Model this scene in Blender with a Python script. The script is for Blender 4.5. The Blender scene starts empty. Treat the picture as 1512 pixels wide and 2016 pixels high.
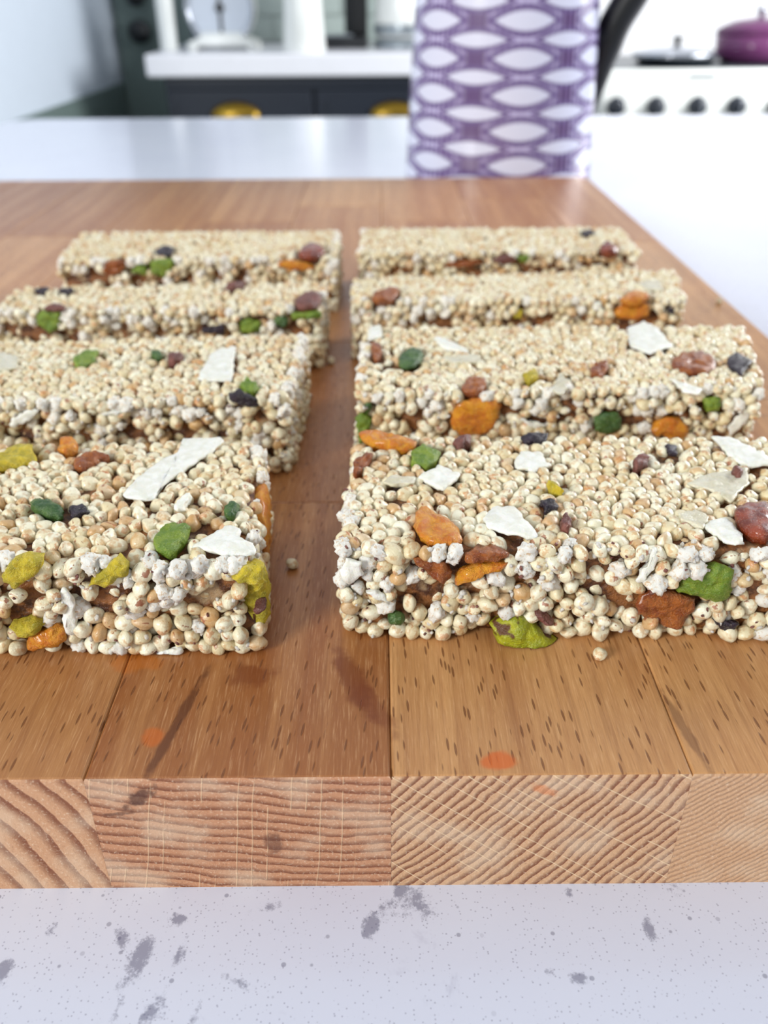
import bpy, bmesh, math, random
import numpy as np
from mathutils import Vector, Matrix, noise

SC = bpy.context.scene
COL = SC.collection
T0 = 0.928            # height of the board's top face above the kitchen floor

# ------------------------------------------------------------------ camera
F = 1700.0
PITCH = math.atan(1022 / F)
CAM = Vector((0, 0, T0 + 0.11))
ROT = Matrix.Rotation(-0.003, 3, 'Z') @ Matrix.Rotation(math.pi / 2 - PITCH, 3, 'X') @ Matrix.Rotation(-0.006, 3, 'Z')
cd = bpy.data.cameras.new('camera')
cam = bpy.data.objects.new('camera', cd)
COL.objects.link(cam)
cam.matrix_world = Matrix.Translation(CAM) @ ROT.to_4x4()
cd.sensor_fit = 'HORIZONTAL'
cd.sensor_width = 36
cd.lens = F / 1512 * 36
cd.clip_start = 0.01
cd.dof.use_dof = True
cd.dof.focus_distance = 0.155
cd.dof.aperture_fstop = 0.0405 / 0.00185
SC.camera = cam

def ray(x, y):
    return ROT @ Vector(((x - 756) / F, -(y - 1008) / F, -1))
def on_z(x, y, z):                       # pixel ray meets the height z above the board top
    d = ray(x, y)
    return CAM + d * ((T0 + z - CAM.z) / d.z)
def on_plane(x, y, p, n):
    d = ray(x, y)
    return CAM + d * ((p - CAM).dot(n) / d.dot(n))
def on_y(x, y, Y):
    d = ray(x, y)
    return CAM + d * (Y / d.y)

# ------------------------------------------------------------------ light and exposure
SC.view_settings.view_transform = 'Standard'
SC.view_settings.look = 'None'
SC.view_settings.gamma = 1
SC.view_settings.use_curve_mapping = False
SC.view_settings.exposure = 0.0
w = bpy.data.worlds.new('room_light')
SC.world = w
w.use_nodes = True
w.node_tree.nodes['Background'].inputs[0].default_value = (0.88, 0.94, 1.0, 1)
w.node_tree.nodes['Background'].inputs[1].default_value = 0.54

def area(name, loc, aim, sx, sy, power, col):
    l = bpy.data.lights.new(name, 'AREA')
    l.shape = 'RECTANGLE'; l.size = sx; l.size_y = sy
    l.energy = power; l.color = col
    o = bpy.data.objects.new(name, l)
    COL.objects.link(o)
    o.location = loc
    o.rotation_euler = (Vector(aim) - Vector(loc)).to_track_quat('-Z', 'Y').to_euler()
    return o
area('window_light_right', (1.9, 1.55, 1.55), (0.75, 1.7, 0.85), 1.3, 0.9, 70, (0.98, 0.99, 1.0))
area('window_light_behind', (-1.5, -1.2, 1.75), (0.0, 0.15, 0.95), 0.7, 0.6, 42, (0.98, 0.99, 0.965))

# ------------------------------------------------------------------ helpers
def lin(r, g, b):
    f = lambda c: (c / 255 / 12.92) if c / 255 <= 0.04045 else ((c / 255 + 0.055) / 1.055) ** 2.4
    return (f(r), f(g), f(b), 1)

class G:
    """small shader-graph writer"""
    def __init__(s, name):
        s.mat = bpy.data.materials.new(name); s.mat.use_nodes = True
        s.nt = s.mat.node_tree
        s.bsdf = s.nt.nodes['Principled BSDF']
    def put(s, sock, v):
        if isinstance(v, bpy.types.NodeSocket): s.nt.links.new(v, sock)
        elif v is not None:
            if sock.type in ('RGBA',) and len(v) == 3: v = (*v, 1)
            sock.default_value = v
    def m(s, op, a, b=None, c=None, clamp=False):
        n = s.nt.nodes.new('ShaderNodeMath'); n.operation = op; n.use_clamp = clamp
        for i, v in enumerate((a, b, c)):
            if v is not None: s.put(n.inputs[i], v)
        return n.outputs[0]
    def v(s, op, a, b=None):
        n = s.nt.nodes.new('ShaderNodeVectorMath'); n.operation = op
        s.put(n.inputs[0], a)
        if b is not None:
            if op == 'SCALE': s.put(n.inputs['Scale'], b)
            else: s.put(n.inputs[1], b)
        return n.outputs['Value'] if op in ('LENGTH', 'DISTANCE', 'DOT_PRODUCT') else n.outputs['Vector']
    def xyz(s, a):
        n = s.nt.nodes.new('ShaderNodeSeparateXYZ'); s.put(n.inputs[0], a)
        return n.outputs[0], n.outputs[1], n.outputs[2]
    def vec(s, x, y, z):
        n = s.nt.nodes.new('ShaderNodeCombineXYZ')
        for i, q in enumerate((x, y, z)): s.put(n.inputs[i], q)
        return n.outputs[0]
    def noise(s, vec, scale, detail=2, rough=0.5, dist=0, col=False):
        n = s.nt.nodes.new('ShaderNodeTexNoise')
        s.put(n.inputs['Vector'], vec); s.put(n.inputs['Scale'], scale)
        n.inputs['Detail'].default_value = detail; n.inputs['Roughness'].default_value = rough
        n.inputs['Distortion'].default_value = dist
        return n.outputs['Color'] if col else n.outputs['Fac']
    def voro(s, vec, scale, feat='F1', rnd=1.0):
        n = s.nt.nodes.new('ShaderNodeTexVoronoi'); n.feature = feat
        s.put(n.inputs['Vector'], vec); s.put(n.inputs['Scale'], scale)
        n.inputs['Randomness'].default_value = rnd
        return n
    def step(s, x, a, b):                # smooth 0..1 between a and b (a may exceed b)
        n = s.nt.nodes.new('ShaderNodeMapRange'); n.interpolation_type = 'SMOOTHSTEP'
        s.put(n.inputs[0], x)
        if a <= b:
            n.inputs[1].default_value = a; n.inputs[2].default_value = b
            n.inputs[3].default_value = 0; n.inputs[4].default_value = 1
        else:
            n.inputs[1].default_value = b; n.inputs[2].default_value = a
            n.inputs[3].default_value = 1; n.inputs[4].default_value = 0
        return n.outputs[0]
    def mix(s, f, a, b, mode='MIX'):
        n = s.nt.nodes.new('ShaderNodeMix'); n.data_type = 'RGBA'; n.blend_type = mode
        s.put(n.inputs[0], f); s.put(n.inputs[6], a); s.put(n.inputs[7], b)
        return n.outputs[2]
    def coord(s, which='Object'):
        return s.nt.nodes.new('ShaderNodeTexCoord').outputs[which]
    def attr(s, name, kind='GEOMETRY', out='Fac'):
        n = s.nt.nodes.new('ShaderNodeAttribute'); n.attribute_type = kind; n.attribute_name = name
        return n.outputs[out]
    def bump(s, h, strength, dist):
        n = s.nt.nodes.new('ShaderNodeBump')
        s.put(n.inputs['Height'], h); n.inputs['Strength'].default_value = strength
        n.inputs['Distance'].default_value = dist
        s.nt.links.new(n.outputs[0], s.bsdf.inputs['Normal'])
    def set(s, **k):
        names = dict(color='Base Color', rough='Roughness', metal='Metallic', sss='Subsurface Weight', sssr='Subsurface Radius',
                     ssss='Subsurface Scale', coat='Coat Weight', coatr='Coat Roughness', trans='Transmission Weight', ior='IOR',
                     spec='Specular IOR Level', sheen='Sheen Weight')
        for a, b in k.items(): s.put(s.bsdf.inputs[names[a]], b)
        return s

def plain(name, c, rough=0.5, metal=0.0, **k):
    g = G(name)
    n = g.noise(g.coord(), 30, 3)
    c2 = tuple(min(1, x * 0.93) for x in c[:3]) + (1,)
    g.set(color=g.mix(n, c, c2), rough=rough, metal=metal, **k)
    return g.mat

def mesh_obj(name, bm_or_me, mat, parent=None, smooth=False):
    if isinstance(bm_or_me, bmesh.types.BMesh):
        me = bpy.data.meshes.new(name); bm_or_me.to_mesh(me); bm_or_me.free()
    else: me = bm_or_me
    if mat and not me.materials: me.materials.append(mat)
    if smooth: me.shade_smooth()
    o = bpy.data.objects.new(name, me); COL.objects.link(o)
    if parent: o.parent = parent
    return o
def thing(name, label, cat, loc=(0, 0, 0), rz=0, group=None):
    o = bpy.data.objects.new(name, None); COL.objects.link(o)
    o.location = loc; o.rotation_euler = (0, 0, rz); o.empty_display_size = 0.02
    return tag(o, label, cat, group)
def tag(o, label=None, cat=None, group=None, kind=None):
    if label: o['label'] = label
    if cat: o['category'] = cat
    if group: o['group'] = group
    if kind: o['kind'] = kind
    return o
def box(x0, x1, y0, y1, z0, z1, bev=0, seg=2, bm=None):
    b = bmesh.new()
    bmesh.ops.create_cube(b, size=1)
    for v in b.verts:
        v.co = Vector((x0 + (v.co.x + .5) * (x1 - x0), y0 + (v.co.y + .5) * (y1 - y0), z0 + (v.co.z + .5) * (z1 - z0)))
    if bev: bmesh.ops.bevel(b, geom=b.edges[:], offset=bev, segments=seg, profile=0.5, affect='EDGES')
    if bm is None: return b
    me = bpy.data.meshes.new('t'); b.to_mesh(me); b.free(); bm.from_mesh(me); bpy.data.meshes.remove(me)
    return bm
def lathe(prof, n=40, axis='Z', loc=(0, 0, 0), caps=True):
    """prof: (radius, height) pairs"""
    b = bmesh.new(); rings = []
    for r, h in prof:
        if r < 1e-6: rings.append([b.verts.new((0, 0, h))])
        else: rings.append([b.verts.new((r * math.cos(2 * math.pi * k / n), r * math.sin(2 * math.pi * k / n), h)) for k in range(n)])
    for A, B in zip(rings, rings[1:]):
        for k in range(n):
            k2 = (k + 1) % n
            if len(A) == 1 and len(B) == 1: continue
            if len(A) == 1: b.faces.new((A[0], B[k2], B[k]))
            elif len(B) == 1: b.faces.new((A[k], A[k2], B[0]))
            else: b.faces.new((A[k], A[k2], B[k2], B[k]))
    if caps:
        if len(rings[0]) > 1: b.faces.new(rings[0][::-1])
        if len(rings[-1]) > 1: b.faces.new(rings[-1])
    if axis == 'Y':                       # height runs towards the viewer (-Y)
        bmesh.ops.rotate(b, verts=b.verts, matrix=Matrix.Rotation(math.pi / 2, 3, 'X'))
    bmesh.ops.translate(b, verts=b.verts, vec=loc)
    bmesh.ops.recalc_face_normals(b, faces=b.faces)
    return b
def tube(pts, rad, n=14, flat=(1, 1)):
    """sweep of an ellipse along pts (in a vertical plane y = const)"""
    b = bmesh.new(); rings = []
    P = [Vector(p) for p in pts]
    for i, p in enumerate(P):
        t = (P[min(i + 1, len(P) - 1)] - P[max(i - 1, 0)]).normalized()
        s = Vector((0, 1, 0)); u = t.cross(s).normalized()
        r = rad[i] if isinstance(rad, (list, tuple)) else rad
        rings.append([b.verts.new(p + (u * math.cos(2 * math.pi * k / n) * flat[0] + s * math.sin(2 * math.pi * k / n) * flat[1]) * r) for k in range(n)])
    for A, B in zip(rings, rings[1:]):
        for k in range(n): b.faces.new((A[k], A[(k + 1) % n], B[(k + 1) % n], B[k]))
    b.faces.new(rings[0]); b.faces.new(rings[-1])
    bmesh.ops.recalc_face_normals(b, faces=b.faces)
    return b
def smooth_path(pts, k=6):
    P = [Vector(p) for p in pts]; out = []
    for i in range(len(P) - 1):
        a, b_, c, d = P[max(i - 1, 0)], P[i], P[i + 1], P[min(i + 2, len(P) - 1)]
        for j in range(k):
            t = j / k
            out.append(0.5 * ((2 * b_) + (c - a) * t + (2 * a - 5 * b_ + 4 * c - d) * t * t + (3 * b_ - a - 3 * c + d) * t ** 3))
    out.append(P[-1])
    return out

# ------------------------------------------------------------------ materials
def wood_material():
    g = G('beech_wood')
    co = g.coord()
    x, y, z = g.xyz(co)
    px = g.attr('pith_x', 'OBJECT'); pz = g.attr('pith_z', 'OBJECT')
    per = g.attr('ring', 'OBJECT'); tone = g.attr('tone', 'OBJECT')
    con = g.attr('contrast', 'OBJECT'); sd = g.attr('seed', 'OBJECT'); ray_ = g.attr('rays', 'OBJECT'); ramt = g.attr('ray_amount', 'OBJECT')
    sv = g.vec(sd, 0, sd)
    # growth rings round a pith that runs along the stave
    dx = g.m('SUBTRACT', x, px); dz = g.m('SUBTRACT', z, pz)
    slow = g.noise(g.v('ADD', g.v('MULTIPLY', co, (60, 3, 60)), sv), 1, 2)
    fine = g.noise(g.v('ADD', g.v('MULTIPLY', co, (420, 40, 420)), sv), 1, 2)
    r = g.m('SQRT', g.m('ADD', g.m('MULTIPLY', dx, dx), g.m('MULTIPLY', dz, dz)))
    r = g.m('ADD', r, g.m('MULTIPLY', g.m('SUBTRACT', slow, 0.5), 0.0042))
    r = g.m('ADD', r, g.m('MULTIPLY', g.m('SUBTRACT', fine, 0.5), 0.0007))
    ph = g.m('FRACT', g.m('DIVIDE', r, per))
    band = g.m('MULTIPLY', g.step(ph, 0.35, 0.9), g.step(ph, 1.0, 0.93))
    ang = g.m('ARCTAN2', dz, dx)
    # pale rays, radial
    rx = g.m('ADD', g.m('MULTIPLY', ang, ray_), g.m('MULTIPLY', g.m('SUBTRACT', slow, 0.5), 0.5))
    wn = g.nt.nodes.new('ShaderNodeTexWhiteNoise'); wn.noise_dimensions = '3D'
    g.put(wn.inputs['Vector'], g.vec(g.m('FLOOR', rx), g.m('FLOOR', g.m('MULTIPLY', r, 55)), sd))
    there = g.step(wn.outputs['Value'], 0.42, 0.5)
    line = g.step(g.m('ABSOLUTE', g.m('SUBTRACT', g.m('FRACT', rx), g.m('ADD', 0.3, g.m('MULTIPLY', g.m('FRACT', g.m('MULTIPLY', g.m('FLOOR', rx), 0.618)), 0.4)))), 0.055, 0.02)
    rays = g.m('MULTIPLY', g.m('MULTIPLY', line, there), g.m('MULTIPLY', ramt, g.step(g.noise(co, 300, 2), 0.3, 0.5)))
    # end grain
    speck = g.noise(g.v('MULTIPLY', co, (1, .2, 1)), 1700, 3, 0.7)
    pale = g.noise(g.v('ADD', co, sv), 90, 3)
    e = g.mix(tone, lin(186, 128, 92), lin(208, 166, 126))
    e = g.mix(g.m('MULTIPLY', band, con), e, lin(124, 68, 38))
    e = g.mix(g.m('MULTIPLY', g.step(speck, 0.52, 0.72), 0.55), e, lin(232, 206, 178))
    e = g.mix(g.m('MULTIPLY', g.step(speck, 0.42, 0.3), 0.45), e, lin(120, 76, 50))
    e = g.mix(g.m('MULTIPLY', g.step(pale, 0.45, 0.7), 0.4), e, lin(224, 200, 172))
    e = g.mix(g.m('MULTIPLY', rays, 0.8), e, lin(238, 206, 166))
    # long grain
    streak = g.noise(g.v('ADD', g.v('MULTIPLY', co, (130, 5, 130)), sv), 1, 4, 0.6)
    streak2 = g.noise(g.v('ADD', g.v('MULTIPLY', co, (1100, 40, 1100)), sv), 1, 2)
    t = g.mix(tone, lin(146, 86, 40), lin(206, 154, 98))
    t = g.mix(g.m('MULTIPLY', g.step(streak, 0.4, 0.75), 0.5), t, lin(140, 74, 30))
    t = g.mix(g.m('MULTIPLY', g.step(streak, 0.5, 0.28), 0.45), t, lin(216, 160, 104))
    t = g.mix(g.m('MULTIPLY', band, g.m('MULTIPLY', con, 0.14)), t, lin(140, 78, 36))
    fib = g.noise(g.v('ADD', g.v('MULTIPLY', co, (3200, 160, 3200)), sv), 1, 3, 0.7)
    t = g.mix(g.m('MULTIPLY', g.step(fib, 0.5, 0.75), 0.35), t, lin(236, 190, 140))
    t = g.mix(g.m('MULTIPLY', g.step(fib, 0.48, 0.28), 0.30), t, lin(126, 74, 36))
    t = g.mix(g.m('MULTIPLY', g.step(streak2, 0.5, 0.7), 0.25), t, lin(120, 66, 30))
    lean = g.vec(g.m('ADD', x, g.m('MULTIPLY', y, g.m('MULTIPLY', g.m('SUBTRACT', tone, 0.6), 0.25))), y, z)
    vf = g.voro(g.v('ADD', g.v('MULTIPLY', lean, (1500, 220, 0)), sv), 1)
    fleck = g.m('MULTIPLY', g.step(vf.outputs['Distance'], 0.40, 0.25), g.step(g.xyz(vf.outputs['Color'])[0], 0.72, 0.76))
    t = g.mix(g.m('MULTIPLY', fleck, 0.75), t, lin(108, 58, 22))
    # stains that stay with the wood
    def blob(cx, cy, rx, ry, rot=0):
        ux = g.m('SUBTRACT', x, cx); uy = g.m('SUBTRACT', y, cy)
        c, s_ = math.cos(rot), math.sin(rot)
        a = g.m('DIVIDE', g.m('ADD', g.m('MULTIPLY', ux, c), g.m('MULTIPLY', uy, s_)), rx)
        b = g.m('DIVIDE', g.m('SUBTRACT', g.m('MULTIPLY', uy, c), g.m('MULTIPLY', ux, s_)), ry)
        d = g.m('SQRT', g.m('ADD', g.m('MULTIPLY', a, a), g.m('MULTIPLY', b, b)))
        d = g.m('ADD', d, g.m('MULTIPLY', g.m('SUBTRACT', g.noise(co, 260, 3), 0.5), 1.4))
        return g.step(d, 1.1, 0.5)
    def at(px_, py_):
        p = on_z(px_, py_, 0); return p.x - BX, p.y - BY
    for (a, b_, rx, ry, rot, col, st) in (
            (985, 1498, .0036, .0024, 0, lin(206, 92, 10), .75), (305, 1450, .0022, .0026, 0, lin(200, 96, 16), .6),
            (270, 1305, .006, .003, 0, lin(190, 104, 20), .5),
            (345, 1430, .0012, .018, -.22, lin(84, 40, 16), .75), (690, 1330, .003, .012, .35, lin(110, 48, 14), .7),
            (500, 1330, .005, .004, .3, lin(112, 50, 18), .6), (735, 1390, .0022, .009, .5, lin(112, 48, 14), .55),
            (1350, 1440, .0011, .013, .15, lin(110, 66, 34), .6)):
        cx, cy = at(a, b_)
        t = g.mix(g.m('MULTIPLY', blob(cx, cy, rx, ry, rot), st), t, col)
    def eblob(px_, py_, rx, rz, rot):
        p = on_y(px_, py_, BY); cx, cz = p.x - BX, p.z - BZ
        ux = g.m('SUBTRACT', x, cx); uy = g.m('SUBTRACT', z, cz); c, s_ = math.cos(rot), math.sin(rot)
        a = g.m('DIVIDE', g.m('ADD', g.m('MULTIPLY', ux, c), g.m('MULTIPLY', uy, s_)), rx)
        b = g.m('DIVIDE', g.m('SUBTRACT', g.m('MULTIPLY', uy, c), g.m('MULTIPLY', ux, s_)), rz)
        d = g.m('SQRT', g.m('ADD', g.m('MULTIPLY', a, a), g.m('MULTIPLY', b, b)))
        d = g.m('ADD', d, g.m('MULTIPLY', g.m('SUBTRACT', g.noise(co, 600, 3), 0.5), 1.6))
        return g.step(d, 1.0, 0.4)
    for (a, b_, rx, rz, rot, col, st) in ((275, 1570, .0052, .0016, .75, lin(76, 40, 26), .8), (540, 1660, .0022, .0034, 0, lin(96, 52, 32), .65),
                                         (1068, 1555, .0035, .0012, -.4, lin(210, 120, 60), .6), (235, 1602, .003, .0006, .1, lin(90, 50, 32), .7)):
        e = g.mix(g.m('MULTIPLY', eblob(a, b_, rx, rz, rot), st), e, col)
    ny = g.m('ABSOLUTE', g.xyz(g.coord('Normal'))[1])
    end = g.step(ny, 0.4, 0.8)
    g.set(color=g.mix(end, t, e), rough=g.m('ADD', g.m('MULTIPLY', end, 0.28), g.m('ADD', 0.3, g.m('MULTIPLY', streak, 0.12))), spec=0.5)
    h = g.m('ADD', g.m('MULTIPLY', g.m('SUBTRACT', 1.0, fleck), 0.5), g.m('MULTIPLY', streak2, 0.3))
    h = g.m('ADD', g.m('MULTIPLY', g.m('ADD', g.m('SUBTRACT', speck, band), g.m('MULTIPLY', rays, 0.8)), end), g.m('MULTIPLY', h, g.m('SUBTRACT', 1.0, end)))
    g.bump(h, 0.5, 0.0003)
    return g.mat

def quartz_material():
    g = G('white_quartz')
    co = g.coord()
    x, y, z = g.xyz(co)
    base = g.mix(g.noise(co, 14, 3), lin(222, 226, 240), lin(212, 216, 234))
    v1 = g.voro(co, 1500); pick = g.xyz(v1.outputs['Color'])[0]
    dots = g.m('MULTIPLY', g.step(v1.outputs['Distance'], 0.30, 0.16), g.step(pick, 0.50, 0.7))
    base = g.mix(g.m('MULTIPLY', dots, 0.5), base, lin(132, 132, 156))
    v2 = g.voro(co, 380); pick2 = g.xyz(v2.outputs['Color'])[1]
    dots2 = g.m('MULTIPLY', g.step(v2.outputs['Distance'], 0.2, 0.12), g.step(pick2, 0.8, 0.85))
    base = g.mix(g.m('MULTIPLY', dots2, 0.55), base, lin(110, 110, 134))
    warp = g.noise(co, 120, 4, 0.7)
    tot = None
    for (a, b_, rx, ry, rot) in ((808, 1788, .0062, .0035, -.2), (788, 1755, .0014, .004, 0), (733, 1820, .0016, .0028, .2), (268, 1895, .0022, .0052, .3),
                                (240, 1845, .0014, .003, -.4), (320, 1965, .0018, .005, .4), (355, 1875, .0012, .0026, .2), (520, 1788, .0028, .0013, -.3),
                                (350, 1810, .0018, .0014, 0), (1280, 1828, .0012, .0022, 0), (1328, 1750, .0022, .0028, 0), (1082, 1912, .001, .001, 0),
                                (5, 1915, .0016, .0022, 0), (385, 1995, .0012, .004, .2), (225, 2000, .001, .004, .2), (470, 1935, .003, .001, .4),
                                (1120, 1752, .001, .0016, 0), (105, 1825, .0012, .002, .3), (1140, 1925, .0016, .0012, 0), (640, 1700, .006, .004, .4)):
        p = on_z(a, b_, -.028)
        ux = g.m('SUBTRACT', x, p.x); uy = g.m('SUBTRACT', y, p.y); c, s_ = math.cos(-rot), math.sin(-rot)
        A = g.m('DIVIDE', g.m('ADD', g.m('MULTIPLY', ux, c), g.m('MULTIPLY', uy, s_)), rx)
        B = g.m('DIVIDE', g.m('SUBTRACT', g.m('MULTIPLY', uy, c), g.m('MULTIPLY', ux, s_)), ry)
        d = g.m('SQRT', g.m('ADD', g.m('MULTIPLY', A, A), g.m('MULTIPLY', B, B)))
        q = g.m('SUBTRACT', 1.25, d, clamp=True)
        tot = q if tot is None else g.m('MAXIMUM', tot, q)
    fine = g.noise(co, 900, 5, 0.85)
    mask = g.step(g.m('ADD', g.m('MULTIPLY', tot, 0.75), g.m('MULTIPLY', g.m('SUBTRACT', g.m('ADD', warp, g.m('MULTIPLY', fine, 0.6)), 0.8), 3.4)), 0.30, 0.85)
    mask = g.m('MULTIPLY', mask, g.step(tot, 0.0, 0.1))
    base = g.mix(g.m('MULTIPLY', mask, 0.62), base, lin(92, 92, 120))
    v3 = g.noise(g.v('MULTIPLY', co, (1, .5, 1)), 38, 6, 0.75, 0.6)
    base = g.mix(g.m('MULTIPLY', g.step(v3, 0.62, 0.72), 0.3), base, lin(150, 150, 176))
    g.set(color=base, rough=0.16, spec=0.5)
    return g.mat

def grain_material(name, popped=False, far=False):
    g = G(name)
    gl = g.attr('gl', 'GEOMETRY', 'Vector')
    geo = g.nt.nodes.new('ShaderNodeNewGeometry'); oi = g.nt.nodes.new('ShaderNodeObjectInfo')
    rnd = g.m('FRACT', g.m('ADD', geo.outputs['Random Per Island'], oi.outputs['Random']))
    rnd2 = g.m('FRACT', g.m('MULTIPLY', rnd, 17.3)); rnd3 = g.m('FRACT', g.m('MULTIPLY', rnd, 71.7))
    off = g.vec(g.m('MULTIPLY', rnd, 40), rnd2, g.m('MULTIPLY', rnd3, 9))
    p = g.v('ADD', gl, off)
    x, y, z = g.xyz(gl)
    if popped:
        n = g.noise(p, 2.5, 4, 0.7)
        c = g.mix(g.step(n, 0.5, 0.68), lin(252, 248, 238), lin(222, 188, 146))
        g.set(color=c, rough=0.75, sss=0.15, sssr=(.6, .5, .3), ssss=.0015)
        g.bump(g.noise(p, 9, 4, 0.8), 0.8, 0.0003)
        return g.mat
    base = g.mix(rnd2, lin(240, 236, 212), lin(222, 206, 164))
    base = g.mix(g.m('MULTIPLY', g.step(rnd3, 0.86, 0.95), 0.75), base, lin(198, 150, 90))
    n1 = g.noise(p, 1.3, 2)
    base = g.mix(g.m('MULTIPLY', g.step(n1, 0.48, 0.66), 0.6), base, lin(196, 144, 78))
    n2 = g.noise(p, 2.6, 3, 0.6)
    ring = g.step(g.m('ABSOLUTE', g.m('SUBTRACT', z, g.m('SUBTRACT', g.m('MULTIPLY', rnd2, 0.9), 0.2))), 0.12, 0.04)
    ring = g.m('MULTIPLY', ring, g.m('MULTIPLY', g.step(n2, 0.5, 0.6), g.step(rnd, 0.45, 0.5)))
    base = g.mix(g.m('MULTIPLY', ring, 0.85), base, lin(146, 74, 34))
    spot = g.m('MULTIPLY', g.step(g.m('ADD', z, g.m('MULTIPLY', g.m('SUBTRACT', n2, 0.5), 0.5)), 0.90, 0.97), g.step(rnd3, 0.5, 0.55))
    base = g.mix(g.m('MULTIPLY', spot, 0.8), base, lin(150, 70, 36))
    spot2 = g.m('MULTIPLY', g.step(g.m('ADD', x, g.m('MULTIPLY', g.m('SUBTRACT', n2, 0.5), 0.9)), 0.80, 0.93), g.step(rnd2, 0.4, 0.5))
    base = g.mix(g.m('MULTIPLY', spot2, 0.6), base, lin(196, 120, 60))
    g.set(color=base, rough=0.3, spec=0.5, coat=.25, coatr=.12, sss=0.12, sssr=(.8, .65, .45), ssss=.0012)
    if not far: g.bump(g.noise(p, 4, 4, 0.6), 0.45, 0.0004)
    return g.mat

def simple_food(name, cols, scale, rough, bump_s=0.4, sss=0.3, skin=None, coat=0.0):
    g = G(name); co = g.coord()
    n = g.noise(co, scale, 4, 0.6, 0.5)
    c = g.mix(g.step(n, 0.35, 0.65), cols[0], cols[1])
    n3 = g.noise(co, scale * 3.5, 3, 0.7)
    c = g.mix(g.m('MULTIPLY', g.step(n3, 0.55, 0.75), 0.5), c, cols[2])
    n4 = g.noise(co, scale * 9, 3, 0.8)
    c = g.mix(g.m('MULTIPLY', g.step(n4, 0.55, 0.7), 0.22), c, lin(250, 240, 214))
    if skin:
        n2 = g.noise(g.v('ADD', co, (3.3, 1.1, 0.7)), scale * 0.6, 3, 0.6)
        c = g.mix(g.step(n2, 0.54, 0.60), c, skin)
    g.set(color=c, rough=rough, sss=sss, sssr=(1, .7, .4), ssss=.0012, coat=coat, coatr=0.15)
    g.bump(g.m('ADD', n, g.m('ADD', g.m('MULTIPLY', n3, 0.55), g.m('MULTIPLY', n4, 0.28))), min(1, bump_s * 1.5), 0.0012)
    return g.mat

M = {}
M['grain'] = grain_material('quinoa')
M['popped'] = grain_material('popped_quinoa', True)
M['coconut'] = simple_food('coconut_flesh', (lin(244, 243, 236), lin(230, 229, 216), lin(236, 224, 196)), 400, .42, .25, .35)
M['coconut_glazed'] = simple_food('glazed_coconut', (lin(222, 216, 194), lin(208, 200, 172), lin(230, 226, 210)), 300, .22, .3, .4, coat=.3)
M['apricot'] = simple_food('dried_apricot', (lin(232, 156, 24), lin(208, 112, 10), lin(242, 196, 90)), 420, .3, .6, .2, coat=.35)
M['apricot_dark'] = simple_food('dark_dried_apricot', (lin(178, 100, 34), lin(140, 64, 18), lin(210, 144, 72)), 420, .3, .7, .2, coat=.3)
M['raisin'] = simple_food('raisin_skin', (lin(150, 58, 20), lin(108, 34, 12), lin(190, 110, 60)), 300, .2, .5, .4, coat=.6)
M['pistachio'] = simple_food('pistachio_flesh', (lin(128, 150, 42), lin(96, 126, 34), lin(176, 182, 80)), 360, .4, .4, .3)
M['pistachio_yellow'] = simple_food('yellow_pistachio', (lin(214, 190, 44), lin(176, 160, 36), lin(234, 226, 150)), 420, .42, .6, .35)
M['pistachio_skin'] = simple_food('pistachio_with_skin', (lin(176, 176, 30), lin(150, 156, 30), lin(206, 200, 70)), 240, .3, .5, .3, skin=lin(98, 62, 34))
M['green_seed'] = simple_food('pumpkin_seed', (lin(72, 104, 44), lin(44, 80, 34), lin(120, 140, 80)), 300, .35, .4, .2)
M['brown_skin'] = simple_food('pistachio_husk', (lin(126, 72, 62), lin(98, 56, 50), lin(160, 116, 110)), 300, .4, .4, .1)
M['dark_skin'] = simple_food('dark_husk', (lin(44, 30, 48), lin(30, 22, 34), lin(86, 66, 90)), 300, .35, .5, .0)
def syrup():
    g = G('syrup_binder'); co = g.coord()
    n = g.noise(co, 260, 4, 0.7)
    c = g.mix(g.step(n, 0.4, 0.6), lin(150, 96, 50), lin(74, 36, 14))
    c = g.mix(g.m('MULTIPLY', g.step(g.noise(co, 130, 2), 0.60, 0.68), 0.6), c, lin(212, 182, 140))
    g.set(color=c, rough=0.35, sss=0.3, sssr=(1, .6, .3), ssss=.0015)
    g.bump(g.noise(co, 900, 4, 0.7), 0.8, 0.0008)
    return g.mat
M['syrup'] = syrup()

# ------------------------------------------------------------------ room shell
WB = 3.25
M['wall_pale'] = plain('pale_blue_paint', lin(214, 224, 236), .6)
M['wall_white'] = plain('white_paint', lin(240, 240, 242), .6)
M['dado'] = plain('grey_green_paint', lin(112, 128, 124), .5)
M['floor'] = plain('grey_floor', lin(120, 128, 128), .5)
fl = mesh_obj('floor', box(-1.2, 3.2, -2.5, 3.4, -.05, 0), M['floor']); tag(fl, kind='structure')
cl_ = mesh_obj('ceiling', box(-1.2, 3.2, -1.6, 3.4, 2.5, 2.56), M['wall_white']); tag(cl_, kind='structure')
wb = mesh_obj('wall_back', box(-1.0, 3.2, WB, WB + .12, 0, 2.5), M['wall_white']); tag(wb, kind='structure')
wl = mesh_obj('wall_left', box(-1.0, -.86, 1.6, WB, 0, 2.5), M['wall_pale']); tag(wl, kind='structure')
tr = mesh_obj('trim_1', box(-.86, -.852, 1.6, WB - .03, 0, .785), M['dado']); tag(tr, kind='structure')
tr = mesh_obj('trim_2', box(-.852, -.6, WB - .03, WB, 0, 2.3, .004), M['dado']); tag(tr, kind='structure')
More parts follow.
